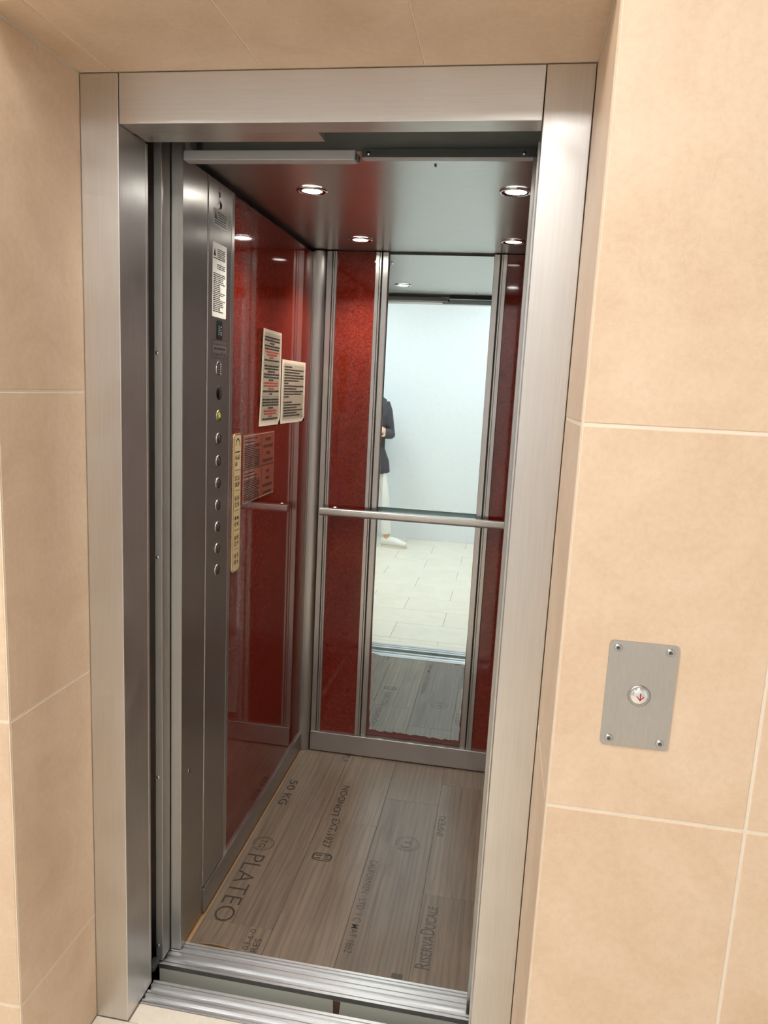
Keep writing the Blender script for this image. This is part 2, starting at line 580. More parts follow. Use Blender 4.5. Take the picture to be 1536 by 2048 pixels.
# deeper plate under the header where the sliding panels park
prism('cover_plate', [(0.004, 0.0555), (0.379, 0.0555), (0.3795, 0.106), (0.004, 0.106)], (0, 0, HT + 0.0005), (1, 0, 0), (0, 1, 0), (0, 0, 1), 0.018, HEAD_S, df)
box('backing', 0.0, W, 0.056, 0.11, HT + 0.03, HO + 0.05, FASCIA, df)
# silicone at the corner of the frame
# landing sill, ridged aluminium
def ridged(name, x0, x1, segs, zb, mat, parent):
    """segs: list of (y0,y1,ztop) from front to back -> one extruded profile."""
    prof = [(segs[0][0], zb)]
    for y0, y1, z in segs:
        prof += [(y0, z), (y1, z)]
    prof.append((segs[-1][1], zb))
    out = [prof[0]]
    for p in prof[1:]:
        if abs(p[0] - out[-1][0]) > 1e-6 or abs(p[1] - out[-1][1]) > 1e-6:
            out.append(p)
    bm = bmesh.new()
    add_prism(bm, out, V((x0, 0, 0)), V((0, 1, 0)), V((0, 0, 1)), V((1, 0, 0)), x1 - x0)
    return bm_obj(name, bm, mat, parent)
def ridge_set(y0, y1, z, n, gap=0.0030, dz=0.0045):
    out, wd = [], (y1 - y0 - gap * (n - 1)) / n
    for i in range(n):
        a = y0 + i * (wd + gap)
        out.append((a, a + wd, z))
        if i < n - 1:
            out.append((a + wd, a + wd + gap, z - dz))
    return out
ls = ridge_set(0.0545, 0.068, -0.0005, 2) + [(0.068, 0.0785, -0.007)] + ridge_set(0.0785, 0.096, -0.0005, 2) + [(0.096, 0.1085, -0.010)] + ridge_set(0.1085, 0.127, -0.0005, 2)
ridged('landing_sill', 0.0012, W - 0.0012, ls, -0.035, SILL_A, df)
# hoistway behind the landing wall
box('wall_shaft_sill', -0.6, 1.5, 0.06, 0.120, -1.2, -0.036, DARKW, kind='structure', label='plain concrete edge of the lift shaft under the sill').name = 'wall_shaft'
box('wall_pocket', -0.64, -0.62, 0.12, 1.56, -1.2, 2.72, DARKW, kind='structure', label='concrete side of the lift shaft beside the frame')
box('wall_shaft_far', 1.5, 1.52, 0.12, 1.56, -1.2, 2.72, DARKW, kind='structure', label='concrete side of the lift shaft behind the call button')
box('floor_pit', -0.64, 1.52, 0.06, 1.56, -1.22, -1.2, DARKW, kind='structure', label='plain concrete bottom of the lift shaft')
box('ceiling_shaft', -0.64, 1.52, 0.06, 1.56, 2.72, 2.74, DARKW, kind='structure', label='concrete top of the lift shaft')
box('wall_shaft_rear', -0.62, 1.5, 1.54, 1.56, -1.2, 2.72, DARKW, kind='structure', label='concrete rear wall of the lift shaft')

# ================================================================== LIFT CAR
car = empty('elevator_car', (0.4925, 0.8, 0.0), label='small lift car with red mottled panels, steel corners and a tall mirror', cat='elevator')

# ---- car floor: printed wood vinyl
fl = box('car_floor', CX0 - 0.02, CX1 + 0.02, 0.263, CB + 0.03, -0.03, -0.0032, VINYLBACK, car)
box('adhesive', 0.036, 0.2372, 0.2645, 0.357, -0.0032, -0.00285, VINYLBACK, fl)
PX = [0.034, 0.238, 0.436, 0.634, 0.832, 0.955]
ENDS = [[0.264, 0.358, 1.378], [0.264, 0.906, 1.378], [0.264, 1.09, 1.378], [0.264, 0.603, 1.24, 1.378], [0.264, 0.80, 1.378]]
for i, ys in enumerate(ENDS):
    for k, (a, b_) in enumerate(zip(ys, ys[1:])):
        x0, x1 = PX[i] + 0.0005, PX[i + 1] - 0.0005
        if i == 0 and k == 0:
            # loose corner that has curled up along the front edge
            bm = bmesh.new()
            nx, ny = 20, 10
            top, bot = [], []
            for q in range(ny + 1):
                for p in range(nx + 1):
                    fx, fy = p / nx, q / ny
                    h = 0.0085 * math.sin(math.pi * min(1, fx / 0.72)) ** 1.4 * (1 - fy) ** 2.2 if fx < 0.72 else 0
                    co = (x0 + (x1 - x0) * fx, a + (b_ - 0.0004 - a) * fy, h)
                    top.append(bm.verts.new(co))
                    bot.append(bm.verts.new((co[0], co[1], co[2] - 0.0028)))
            idx = lambda p, q: q * (nx + 1) + p
            for q in range(ny):
                for p in range(nx):
                    f = bm.faces.new([top[idx(p, q)], top[idx(p + 1, q)], top[idx(p + 1, q + 1)], top[idx(p, q + 1)]]); f.smooth = True
                    f = bm.faces.new([bot[idx(p, q)], bot[idx(p, q + 1)], bot[idx(p + 1, q + 1)], bot[idx(p + 1, q)]]); f.material_index = 1
            for p in range(nx):
                f = bm.faces.new([top[idx(p, 0)], bot[idx(p, 0)], bot[idx(p + 1, 0)], top[idx(p + 1, 0)]]); f.material_index = 1
            bm_obj('plank', bm, [WOOD, VINYLBACK], fl)
        else:
            box('plank', x0, x1, a + 0.0004, b_ - 0.0004, -0.003, 0, WOOD, fl, 0.0003)
DN, UP = (0, -1, 0), (0, 1, 0)
PXd, NXd = (1, 0, 0), (-1, 0, 0)
def ftext(s, x, yv, down, h, length, bold=0.0):
    if down:
        text_obj('printed_lettering', s, (x, yv, 0), DN, PXd, h, FLOORINK, fl, length=length, bold=bold)
    else:
        text_obj('printed_lettering', s, (x, yv, 0), UP, NXd, h, FLOORINK, fl, length=length, bold=bold)
ftext('PLATEO', 0.056, 0.662, True, 0.062, 0.305, -0.010)
ftext('50', 0.060, 1.125, True, 0.032, 0.07, 0.012)
ftext('KG', 0.060, 1.03, True, 0.032, 0.075, 0.012)
ftext('LONDON', 0.291, 0.935, False, 0.028, 0.20, 0.012)
ftext('EXT.1927', 0.277, 0.915, True, 0.028, 0.165, 0.012)
ftext('CALIFORNIEN - LTD. 1 C MAT 1862', 0.449, 0.724, True, 0.024, 0.402, 0.002)
ftext('ISERVA', 0.684, 0.336, False, 0.032, 0.098, 0.0)
ftext('UCALE', 0.684, 0.462, False, 0.032, 0.092, 0.0)
ftext('R', 0.684, 0.312, False, 0.043, 0.022, 0.0)
ftext('D', 0.684, 0.438, False, 0.043, 0.022, 0.0)
ftext('IMPERI', 0.668, 0.905, False, 0.026, 0.12, 0.0)
ftext('03-6-0', 0.196, 0.272, False, 0.018, 0.076, 0.0)
ftext('RES', 0.222, 0.268, False, 0.020, 0.05, 0.008)
ftext('PLA', 0.215, 1.37, True, 0.03, 0.06, 0.0)

def stamp(x, yv, r, s):
    bm = bmesh.new()
    for ra, rb in ((r, r * 0.93), (r * 0.80, r * 0.77)):
        k = 40
        A = [bm.verts.new((x + ra * math.cos(2 * math.pi * i / k), yv + ra * math.sin(2 * math.pi * i / k), 0.0004)) for i in range(k)]
        B = [bm.verts.new((x + rb * math.cos(2 * math.pi * i / k), yv + rb * math.sin(2 * math.pi * i / k), 0.0004)) for i in range(k)]
        for i in range(k):
            if 0.55 < i / k < 0.62:
                continue
            bm.faces.new((A[i], A[(i + 1) % k], B[(i + 1) % k], B[i]))
    bm_obj('printed_stamp', bm, FLOORINK, fl)
    text_obj('printed_lettering', s, (x - r * 0.3, yv + r * 0.62, 0), DN, PXd, r * 0.62, FLOORINK, fl, length=r * 1.2)
stamp(0.086, 0.722, 0.036, 'TG')
stamp(0.553, 0.835, 0.040, 'TJ')
# crown shaped emblem
bm = bmesh.new()
def ring_poly(bm, outer, sc):
    c = V((sum(p[0] for p in outer) / len(outer), sum(p[1] for p in outer) / len(outer)))
    A = [bm.verts.new((0.262 + p[0], 0.70 + p[1] * 1.0, 0.0004)) for p in outer]
    B = [bm.verts.new((0.262 + c.x + (p[0] - c.x) * sc, 0.70 + c.y + (p[1] - c.y) * sc, 0.0004)) for p in outer]
    for i in range(len(outer)):
        j = (i + 1) % len(outer)
        bm.faces.new((A[i], A[j], B[j], B[i]))
ring_poly(bm, round_rect(0.066, 0.040, 0.016, 5), 0.80)
for x0_, y0_, x1_, y1_ in ((-0.022, -0.012, -0.004, -0.006), (-0.022, 0.002, -0.002, 0.009), (0.004, -0.012, 0.024, -0.007), (0.006, -0.001, 0.020, 0.004), (0.004, 0.008, 0.026, 0.013)):
    bm.faces.new([bm.verts.new((0.262 + a_, 0.70 + b_, 0.0004)) for a_, b_ in ((x0_, y0_), (x1_, y0_ + 0.003), (x1_, y1_ + 0.003), (x0_, y1_))])
bm_obj('printed_stamp', bm, FLOORINK, fl, kind='stuff').location.x += 0.03
box('printed_block', 0.588, 0.618, 0.266, 0.282, 0.0002, 0.0005, FLOORINK, fl)

# ---- car sill and apron
cs = ridge_set(0.178, 0.197, 0.0, 2) + [(0.197, 0.2125, -0.0118)] + ridge_set(0.2125, 0.238, 0.0, 2) + [(0.238, 0.2455, -0.007)] + ridge_set(0.2455, 0.2625, 0.001, 2)
sill = ridged('car_sill', -0.012, 0.80, cs, -0.0125, SILL_A, car)
apr = box('apron', -0.01, 0.80, 0.1787, 0.19, -0.6, -0.013, APRON, car)
mesh_obj('rust_stain', [(0.455, 0.1784, -0.014), (0.475, 0.1784, -0.014), (0.470, 0.1784, -0.07), (0.458, 0.1784, -0.075)], [[0, 1, 2, 3]], plain('rust', lin(92, 68, 48), 0.8), apr)

# ---- back wall
bw = box('back_wall', CX0 - 0.02, CX1 + 0.02, CB + 0.022, CB + 0.04, 0, CZ + 0.03, DARKMET, car)
box('red_panel', 0.104, 0.254, CB + 0.001, CB + 0.0215, 0.07, CZ - 0.002, RED, bw)
box('red_panel', 0.734, 0.884, CB + 0.001, CB + 0.0215, 0.07, CZ - 0.002, RED, bw)
def strip(x0, x1, yf, mat=ALU, bev=0.0012):
    box('profile', x0, x1, yf, CB + 0.0215, 0.0875, CZ - 0.003, mat, bw, bev)
for s in (1, -1):
    mir = lambda a, b_: (a, b_) if s > 0 else (0.985 - b_, 0.985 - a)
    strip(*mir(0.0655, 0.0865), CB - 0.006)
    strip(*mir(0.0885, 0.0955), CB - 0.003)
    strip(*mir(0.0970, 0.1055), CB - 0.008)
    strip(*mir(0.2515, 0.2665), CB - 0.007)
    strip(*mir(0.2665, 0.2730), CB - 0.003)
    strip(*mir(0.2780, 0.2990), CB - 0.004)
# rounded steel corner posts
def corner_post(x, s):
    pts = [(0, 0.0)] + [(s * 0.0415 * math.sin(math.radians(a)), -0.0415 + 0.0415 * (1 - math.cos(math.radians(a)))) for a in ()]
    prof = [(0.0, 0.036), (0.0, -0.010)]
    for a in range(0, 91, 10):
        t = math.radians(a)
        # convex quarter post between side wall and back wall
        prof.append((s * (0.006 + 0.034 * math.sin(t)), -0.010 + 0.0 + 0.010 * (1 - math.cos(t)) * 1.6))
    prof += [(s * 0.0415, 0.012), (s * 0.0415, 0.036)]
    bm = bmesh.new()
    add_prism(bm, prof, V((x, CB - 0.012, 0.001)), V((1, 0, 0)), V((0, 1, 0)), V((0, 0, 1)), CZ - 0.006)
    bm_obj('corner_post', bm, POST_S, bw, False)
corner_post(CX0 - 0.001, 1)
corner_post(CX1 + 0.001, -1)
box('skirting', 0.0655, 0.9195, CB - 0.014, CB + 0.0215, 0.0045, 0.0865, SKIRT_S, bw, 0.0016, 2)

# ---- mirror with bevelled edges and a ragged, worn lower edge
MY = CB + 0.014
mw = empty('mirror', (0.4925, MY, 0.1), parent=car)
bm = bmesh.new()
rng = random.Random(3)
rows = [0.112, 0.125, 0.14, 0.16, 0.18, 0.20, 0.23, 0.26, 0.30, 0.34, 0.40, 0.48, 0.60, 1.2, CZ - 0.008]
BV = 0.015
NXM = 28
grid = []
for i, z in enumerate(rows):
    wear = max(0.0, 1 - (z - 0.10) / 0.5)
    xl = 0.3015 + wear * (0.008 + rng.uniform(-0.002, 0.002))
    xr = 0.6860 - wear * (0.006 + rng.uniform(-0.002, 0.0025))
    line = []
    for k in range(NXM + 1):
        f = k / NXM
        if k == 0: x = xl
        elif k == NXM: x = xr
        else: x = xl + BV + (xr - xl - 2 * BV) * (k - 1) / (NXM - 2)
        d = 0.0 if k in (0, NXM) else -0.00012
        zz = z
        if i == 0:
            zz += rng.uniform(-0.004, 0.004) - 0.004 * f
        if i == 1:
            zz += rng.uniform(-0.002, 0.002)
        line.append(bm.verts.new((x, MY + d, zz)))
    grid.append(line)
for a, b_ in zip(grid, grid[1:]):
    for k in range(NXM):
        bm.faces.new((a[k], a[k + 1], b_[k + 1], b_[k]))
for f in bm.faces:
    f.smooth = False
bm_obj('glass', bm, MIRROR, mw)
box('backing_board', 0.2992, 0.6858, MY + 0.001, CB + 0.0215, 0.088, CZ - 0.009, BACKB, mw)

# ---- handrail on the back wall
RY = 1.330
prof = []
hh = 0.0145
for a in range(-90, 91, 15):
    t = math.radians(a)
    prof.append((-0.011 - 0.008 * math.cos(t), hh * math.sin(t)))
prof = [(0.012, -hh)] + prof + [(0.012, hh)]
# three shallow grooves along the upper front
pp = []
for i, p in enumerate(prof):
    pp.append(p)
bm = bmesh.new()
add_prism(bm, pp, V((0.086, RY, 1.024)), V((0, 1, 0)), V((0, 0, 1)), V((1, 0, 0)), 0.813)
for gz in (-0.003, 0.003, 0.009):
    pass
hr = bm_obj('handrail', bm, ALU, car)
for gz in (0.0015, 0.0065, 0.0105):
    t = math.asin(min(1, gz / hh))
    yy = RY - 0.011 - 0.008 * math.cos(t)
    box('rib', 0.0862, 0.8988, yy - 0.0012, yy + 0.002, 1.024 + gz - 0.0008, 1.024 + gz + 0.0008, ALU, hr)
for x in (0.13, 0.855):
    lathe('bracket', [(0.0, 0, 0), (0.009, 0, 0), (0.009, 0.04, 0), (0.0125, 0.0402, 0), (0.0125, 0.044, 0)], (x, RY + 0.011, 1.024), (1, 0, 0), (0, 0, 1), (0, 1, 0), [ALU], hr)

# ---- side walls
def side_wall(name, X, s):
    """s = +1 for the wall whose face looks towards +X."""
    f = lambda a, b_: (X - a, X - b_) if s > 0 else (X + b_, X + a)
    def sb(n, dep, y0, y1, z0, z1, mat, proud=0.0, bev=0.0, par=None):
        lo, hi = (X - dep, X + proud) if s > 0 else (X - proud, X + dep)
        return box(n, lo, hi, y0, y1, z0, z1, mat, par, bev)
    lo, hi = (X - 0.03, X - 0.0205) if s > 0 else (X + 0.0205, X + 0.03)
    wv = box(name, lo, hi, CF + 0.002, CB + 0.02, 0, CZ + 0.02, DARKMET, car)
    if s > 0:
        sb('steel_panel', 0.02, CF, 0.3705, 0.002, CZ - 0.012, CAR_S, 0, 0.0015, wv)
        sb('steel_panel', 0.02, 0.5285, 0.5495, 0.07, CZ - 0.012, ALU, 0, 0.001, wv)
        sb('red_panel', 0.02, 0.550, 1.346, 0.07, CZ - 0.016, RED, -0.0015, 0, wv)
    else:
        sb('steel_panel', 0.02, CF, 0.3715, 0.002, CZ - 0.012, CAR_S, 0, 0.0015, wv)
        sb('steel_panel', 0.02, 0.3735, 0.5495, 0.07, CZ - 0.012, CAR_S, 0, 0.001, wv)
        sb('red_panel', 0.02, 0.550, 1.346, 0.07, CZ - 0.016, RED, -0.0015, 0, wv)
    sb('profile', 0.02, 1.347, 1.369, 0.07, CZ - 0.012, POST_S, 0.001, 0.001, wv)
    sb('skirting', 0.01, 0.3725 if s > 0 else 0.3725, 1.37, 0.0045, 0.078, SKIRT_S, 0.0065, 0.0012, wv)
    return wv
lw = side_wall('side_wall', CX0, 1)
rw = side_wall('side_wall', CX1, -1)
# key hole and screw on the steel return
lathe('key_hole', [(0.0065, 0.0, 0), (0.0065, 0.0006, 0), (0.0, 0.0006, 1)], (CX0, 0.283, 0.491), (0, 1, 0), (0, 0, 1), (1, 0, 0), [SCREWM, BLACK], lw, 14)  # dark of the hole painted as a flat black disc

# ---- car front: return strips, door panel edge on the parking side
cfp = box('entrance_post', -0.004, CX0 - 0.0005, CF - 0.001, CF + 0.0115, 0.0015, CZ + 0.03, EDGE_S, car, 0.001)
box('entrance_post', W - 0.008, CX1 + 0.02, CF + 0.001, CF + 0.0115, 0.0015, CZ - 0.022, ALU, car, 0.001)
bm = bmesh.new()
add_box(bm, W - 0.0105, W + 0.10, 0.186, 0.200, 0.0015, CZ - 0.03, 0.001)
add_box(bm, W - 0.0055, W + 0.10, 0.2005, 0.224, 0.0015, CZ - 0.03, 0.001)
bm_obj('strike_post', bm, ALU, car)
cd_ = empty('car_door', (-0.3, 0.2, 0), label='brushed steel sliding car door panel parked beside the opening', cat='door', )
box('panel', -0.42, -0.0226, 0.2235, 0.2275, 0.004, CZ + 0.02, CAR_S, cd_)
bm = bmesh.new()
add_box(bm, -0.0225, -0.0045, 0.1875, 0.2275, 0.004, CZ + 0.02, 0.0012, 0, 2)
bm_obj('leading_edge', bm, CAR_S, cd_)
box('edge_strip', -0.0225, -0.005, 0.1855, 0.1874, 0.004, CZ + 0.02, EDGE_S, cd_, 0.0005)
for z in (1.56, 1.085, 0.52, 0.045):
    lathe('screw', [(0.0, 0.0022, 0), (0.003, 0.0016, 0), (0.0042, 0.0, 0)], (-0.0165, 0.1855, z), (1, 0, 0), (0, 0, 1), (0, -1, 0), [SCREWM], cd_, 12)
bm = bmesh.new()
add_box(bm, -0.030, -0.012, 0.150, 0.185, -0.004, 0.012, 0.002)
add_box(bm, -0.030, -0.022, 0.140, 0.150, -0.03, 0.008, 0.002)
bm_obj('guide_shoe', bm, DARKMET, cd_)

# ---- ceiling with four downlights
ce = box('car_ceiling', CX0 - 0.02, CX1 + 0.02, 0.345, CB + 0.03, CZ + 0.0005, CZ + 0.03, CEIL_S, car)
box('front_strip', CX0 - 0.02, CX1 + 0.02, 0.2635, 0.3435, CZ + 0.0, CZ + 0.03, CEIL_S, ce)
box('screw_tab', 0.571, 0.576, 0.338, 0.348, CZ - 0.003, CZ - 0.0005, DARKMET, ce)
def downlight(x, yv, i):
    es = (60, 26, 60, 5)[i]
    col = ((1, 0.96, 0.88, 1), (1, 0.97, 0.92, 1), (1, 0.95, 0.86, 1), (1, 0.88, 0.72, 1))[i]
    gm = plain('lamp_face', (1, 1, 1, 1), 0.4, 0, col, es)
    o = lathe('downlight', [(0.0415, 0.0, 0), (0.0415, 0.0022, 0), (0.038, 0.0046, 0), (0.0325, 0.0030, 0), (0.031, 0.0012, 2), (0.029, 0.0012, 2), (0.0275, 0.0034, 0), (0.0262, 0.0016, 0), (0.0, 0.0016, 1)],
              (x, yv, CZ), (1, 0, 0), (0, -1, 0), (0, 0, -1), [CHROME, gm, BLACK], ce, 36)
    ld = bpy.data.lights.new('downlight_beam', 'SPOT')
    ld.energy = SPOT_W[i]
    ld.color = col[:3]
    ld.spot_size = math.radians(115)
    ld.spot_blend = 0.8
    ld.shadow_soft_size = 0.022
    lo = bpy.data.objects.new('downlight_beam', ld)
    lo.location = (x, yv, CZ - 0.008)
    COL.objects.link(lo)
    parent_to(lo, ce)
for i, (x, yv) in enumerate(((0.229, 0.56), (0.754, 0.556), (0.233, 1.175), (0.752, 1.165))):
    downlight(x, yv, i)

# ---- header above the car entrance
hd = box('car_header', -0.05, 1.0, 0.245, 0.263, CZ - 0.001, CZ + 0.35, FASCIA, car)
bm = bmesh.new()
add_box(bm, 0.041, 0.421, 0.196, 0.226, 1.9725, 1.9925, 0.0012)
bm_obj('hanger_bar', bm, GALV, hd)
box('guide_block', 0.421, 0.428, 0.200, 0.216, 1.9735, 1.984, DARKMET, hd, 0.001)
box('hanger_bar', 0.430, 0.90, 0.222, 0.244, 1.9855, 2.0035, DARKMET, hd, 0.001)
box('bar_flange', 0.430, 0.90, 0.2215, 0.2445, 1.9843, 1.9854, GALV, hd)
for x in (0.444, 0.768):
    lathe('bolt', [(0.0, 0.003, 0), (0.003, 0.003, 0), (0.0045, 0.0, 0)], (x, 0.222, 1.993), (1, 0, 0), (0, 0, 1), (0, -1, 0), [SCREWM], hd, 8)
box('roller_bracket', 0.055, 0.068, 0.20, 0.235, 1.996, 2.02, DARKMET, hd, 0.002)
box('back_plate', -0.6, 1.5, 0.30, 0.31, CZ + 0.035, 2.72, DARKMET, hd)

# ---- car operating panel
YC = 0.448
cop = bmesh.new()
add_prism(cop, [(0.3745, 0.082), (0.5245, 0.082), (0.5245, CZ - 0.012), (0.3745, CZ - 0.012)], V((CX0 - 0.018, 0, 0)), V((0, 1, 0)), V((0, 0, 1)), V((1, 0, 0)), 0.0195)
bmesh.ops.bevel(cop, geom=[e for e in cop.edges], offset=0.0026, segments=3, profile=0.5, affect='EDGES')
cp = bm_obj('control_panel', cop, CAR_S, car)
XS = CX0 + 0.0015
U, VV, NN = (0, 1, 0), (0, 0, 1), (1, 0, 0)
def cop_button(z, face, name='button'):
    return lathe(name, [(0.0158, 0.0, 0), (0.0158, 0.0018, 0), (0.0145, 0.0030, 0), (0.0128, 0.0030, 0), (0.0124, 0.0016, 2), (0.0115, 0.0016, 2), (0.0112, 0.0024, 1), (0.0, 0.0024, 1)], (XS, YC, z), U, VV, NN, [DULL, face, BLACK], cp, 24)
BTN = plain('button_face', lin(104, 95, 88), 0.45, 0.5)
cop_button(1.413, YELLOW, 'alarm_button')
prism('bell_symbol', [(-0.006, -0.004), (0.006, -0.004), (0.004, 0.001), (0.003, 0.006), (-0.003, 0.006), (-0.004, 0.001)], (XS + 0.0032, YC, 1.413), U, VV, NN, 0.0004, plain('bell_yellow', lin(226, 220, 120), 0.4), cp)
for i in range(7):
    z = 1.353 - 0.0597 * i
    cop_button(z, BTN)
    text_obj('button_number', str(6 - i) if i < 6 else '0', (XS + 0.0024, YC - 0.003, z - 0.005), U, VV, 0.009, INK, cp, bold=0.01)
# display
prism('display', round_rect(0.036, 0.049, 0.006), (XS - 0.001, 0.447, 1.633), U, VV, NN, 0.0022, BLACK, cp)
bars = [(-0.006, -0.0045, -0.012 + 0.005 * k, -0.009 + 0.005 * k) for k in range(5)] + [(0.007, 0.0095, -0.012, -0.009), (0.007, 0.0095, -0.007, -0.004), (0.0045, 0.007, 0.0, 0.002), (0.007, 0.0095, 0.007, 0.0095)]
bars_obj('display_segments', bars, (XS + 0.0013, 0.447, 1.633), U, VV, GREENLED, cp)
# capacity label
box('capacity_label', XS, XS + 0.0006, 0.401, 0.500, 1.5625, 1.6075, ENGR, cp)
rng = random.Random(5)
lb = []
lb += [(0.004, 0.095, 0.0355, 0.0435)]
bars_obj('label_band', lb, (XS + 0.0006, 0.401, 1.5625), U, VV, plain('label_band', lin(84, 74, 72), 0.5), cp, 0.0002)
bars_obj('label_border', [(0, 0.099, 0, 0.0015), (0, 0.099, 0.0435, 0.045), (0, 0.0015, 0, 0.045), (0.0975, 0.099, 0, 0.045), (0, 0.099, 0.0335, 0.0345)], (XS + 0.0006, 0.401, 1.5625), U, VV, INK, cp, 0.0003)
bars_obj('label_print', word_bars(0.012, 0.086, 0.0215, 0.004, rng), (XS + 0.0006, 0.401, 1.5625), U, VV, INK, cp, 0.0003)
text_obj('label_lettering', '6 pers. 355 kg', (XS + 0.0006, 0.409, 1.568), U, VV, 0.0095, INK, cp, length=0.082, lift=0.0003, bold=0.01)
# speaker
lathe('speaker', [(0.0195, 0, 0), (0.0195, 0.0012, 0), (0.0175, 0.0016, 0), (0.0, 0.0010, 0)], (XS, 0.448, 1.535), U, VV, NN, [CHROME], cp)
for k in range(-3, 4):
    hw = math.sqrt(max(0, 0.0165 ** 2 - (k * 0.0048) ** 2))
    box('speaker_slot', XS + 0.001, XS + 0.0022, 0.448 - hw, 0.448 + hw, 1.535 + k * 0.0048 - 0.0011, 1.535 + k * 0.0048 + 0.0011, INK, cp)  # dark of the openings painted as raised black strips
# black round window
lathe('sensor_window', [(0.0185, 0, 0), (0.0185, 0.0014, 0), (0.0, 0.0016, 0)], (XS, 0.450, 1.473), U, VV, NN, [BLACK], cp)
# top indicator and key switch
lathe('indicator', [(0.0072, 0, 0), (0.0072, 0.001, 0), (0.0, 0.0012, 1)], (XS, 0.438, 1.962), U, VV, NN, [CHROME, DARKMET], cp, 16)
lathe('key_switch', [(0.0095, 0, 0), (0.0095, 0.003, 0), (0.0075, 0.0034, 0), (0.0, 0.0022, 1)], (XS, 0.441, 1.937), U, VV, NN, [CHROME, BLACK], cp, 18)
bars_obj('switch_print', [(-0.008, 0.008, 0.0105, 0.0115), (-0.006, 0.006, 0.037, 0.0385)], (XS, 0.439, 1.938), U, VV, INK, cp)
lathe('panel_screw', [(0.0042, 0, 0), (0.0036, 0.0012, 0), (0.0, 0.001, 1)], (XS, 0.433, 0.183), U, VV, NN, [SCREWM, INK], cp, 12)

# ---- stickers on the panel
def sticker(name, y0, y1, z0, z1, mat, lab, cat, X=XS, th=0.0005):
    t = empty(name, (X, (y0 + y1) / 2, z0), label=lab, cat=cat)
    prism('sheet', round_rect(y1 - y0, z1 - z0, 0.004, 3), (X, (y0 + y1) / 2, (z0 + z1) / 2), U, VV, NN, th, mat, t)
    return t
t = sticker('warning_sticker', 0.402, 0.492, 1.884, 1.925, SILVERST, 'small silver warning sticker with a triangle below the key switch', 'sticker')
mesh_obj('warning_triangle', [V((XS + 0.0006, 0.408, 1.902)), V((XS + 0.0006, 0.424, 1.902)), V((XS + 0.0006, 0.416, 1.920))], [[0, 1, 2]], INK, t)
bb = []
for k in range(6):
    bb += word_bars(0.026 if k < 3 else 0.006, 0.084, 0.033 - k * 0.0055, 0.0022, rng)
bars_obj('print', bb, (XS + 0.0005, 0.402, 1.884), U, VV, INK, t)
t = sticker('instruction_sticker', 0.399, 0.490, 1.664, 1.845, STICKER, 'tall white sticker of dense printed instructions above the floor display', 'sticker')
bb = []
for k in range(34):
    zt = 0.165 - k * 0.0046
    if k in (6, 7, 11, 12): continue
    a0 = 0.028 if k < 5 or 8 <= k <= 10 else 0.005
    a1 = rng.choice([0.082, 0.082, 0.07, 0.05]) if k > 12 else 0.08
    bb += word_bars(a0, a1, zt, 0.0022, rng)
bars_obj('print', bb, (XS + 0.0005, 0.399, 1.664), U, VV, INK, t)
mesh_obj('warning_triangle', [V((XS + 0.0006, 0.404, 1.812)), V((XS + 0.0006, 0.420, 1.812)), V((XS + 0.0006, 0.412, 1.832))], [[0, 1, 2]], INK, t)

# ---- notices on the red wall
XN = CX0 - 0.0015 + 0.0002
def sheet(name, y0, y1, z0, z1, mat, lab, cat, bow=0.0, seed=1):
    t = empty(name, (XN, (y0 + y1) / 2, z0), label=lab, cat=cat, group=None)
    nx, nz = 10, 14
    bm = bmesh.new()
    g = {}
    for i in range(nx + 1):
        for k in range(nz + 1):
            fy, fz = i / nx, k / nz
            d = 0.0012 + bow * (math.sin(math.pi * fz * 1.0) * 0.35 + (fz ** 3) * 0.8) * (1 - fy) ** 2
            g[i, k] = bm.verts.new((XN + d, y0 + (y1 - y0) * fy, z0 + (z1 - z0) * fz))
    for i in range(nx):
        for k in range(nz):
            f = bm.faces.new((g[i, k], g[i + 1, k], g[i + 1, k + 1], g[i, k + 1])); f.smooth = True
    bmesh.ops.solidify(bm, geom=list(bm.faces), thickness=0.0003)
    bm_obj('paper', bm, mat, t, True)
    def surf(a, b_):
        fy, fz = a / (y1 - y0), b_ / (z1 - z0)
        d = 0.0012 + bow * (math.sin(math.pi * fz) * 0.35 + (fz ** 3) * 0.8) * (1 - fy) ** 2
        return V((XN + d + 0.0009, y0 + a, z0 + b_))
    def lines(n, bars, m):
        vs, fs = [], []
        for a0, a1, b0, b1 in bars:
            k = len(vs)
            vs += [surf(a0, b0), surf(a1, b0), surf(a1, b1), surf(a0, b1)]
            fs.append([k, k + 1, k + 2, k + 3])
        mesh_obj(n, vs, fs, m, t, kind='stuff')
    return t, lines
t, lines = sheet('notice_sheet', 0.772, 0.982, 1.371, 1.668, PAPER, 'upright paper notice with black and red centred lines, one edge curling', 'notice', 0.012)
blk, rd = [], []
def crow(z, wd, dst, h=0.0042):
    global blk, rd
    dst += word_bars(0.105 - wd / 2, 0.105 + wd / 2, z, h, rng)
zz = 0.272
for wd, c_ in ((0.165, 'k'), (0.165, 'k'), (0.05, 'k'), (0.165, 'k'), (0.155, 'k'), (0.145, 'r'), (0.115, 'r'), (0.05, 'r'), (0.16, 'k'), (0, 'l'),
              (0.155, 'k'), (0.15, 'k'), (0.075, 'k'), (0.165, 'k'), (0.165, 'k'), (0.05, 'k'), (0.15, 'r'), (0.15, 'r'), (0.06, 'r'), (0.165, 'k'), (0.03, 'k'), (0, 'l'),
              (0.17, 'k'), (0.17, 'k'), (0.165, 'k'), (0.055, 'k'), (0.135, 'r'), (0.12, 'r'), (0.045, 'r'), (0.15, 'k')):
    if c_ == 'l':
        blk.append((0.018, 0.192, zz + 0.002, zz + 0.0028))
    else:
        crow(zz, wd, rd if c_ == 'r' else blk)
    zz -= 0.0087
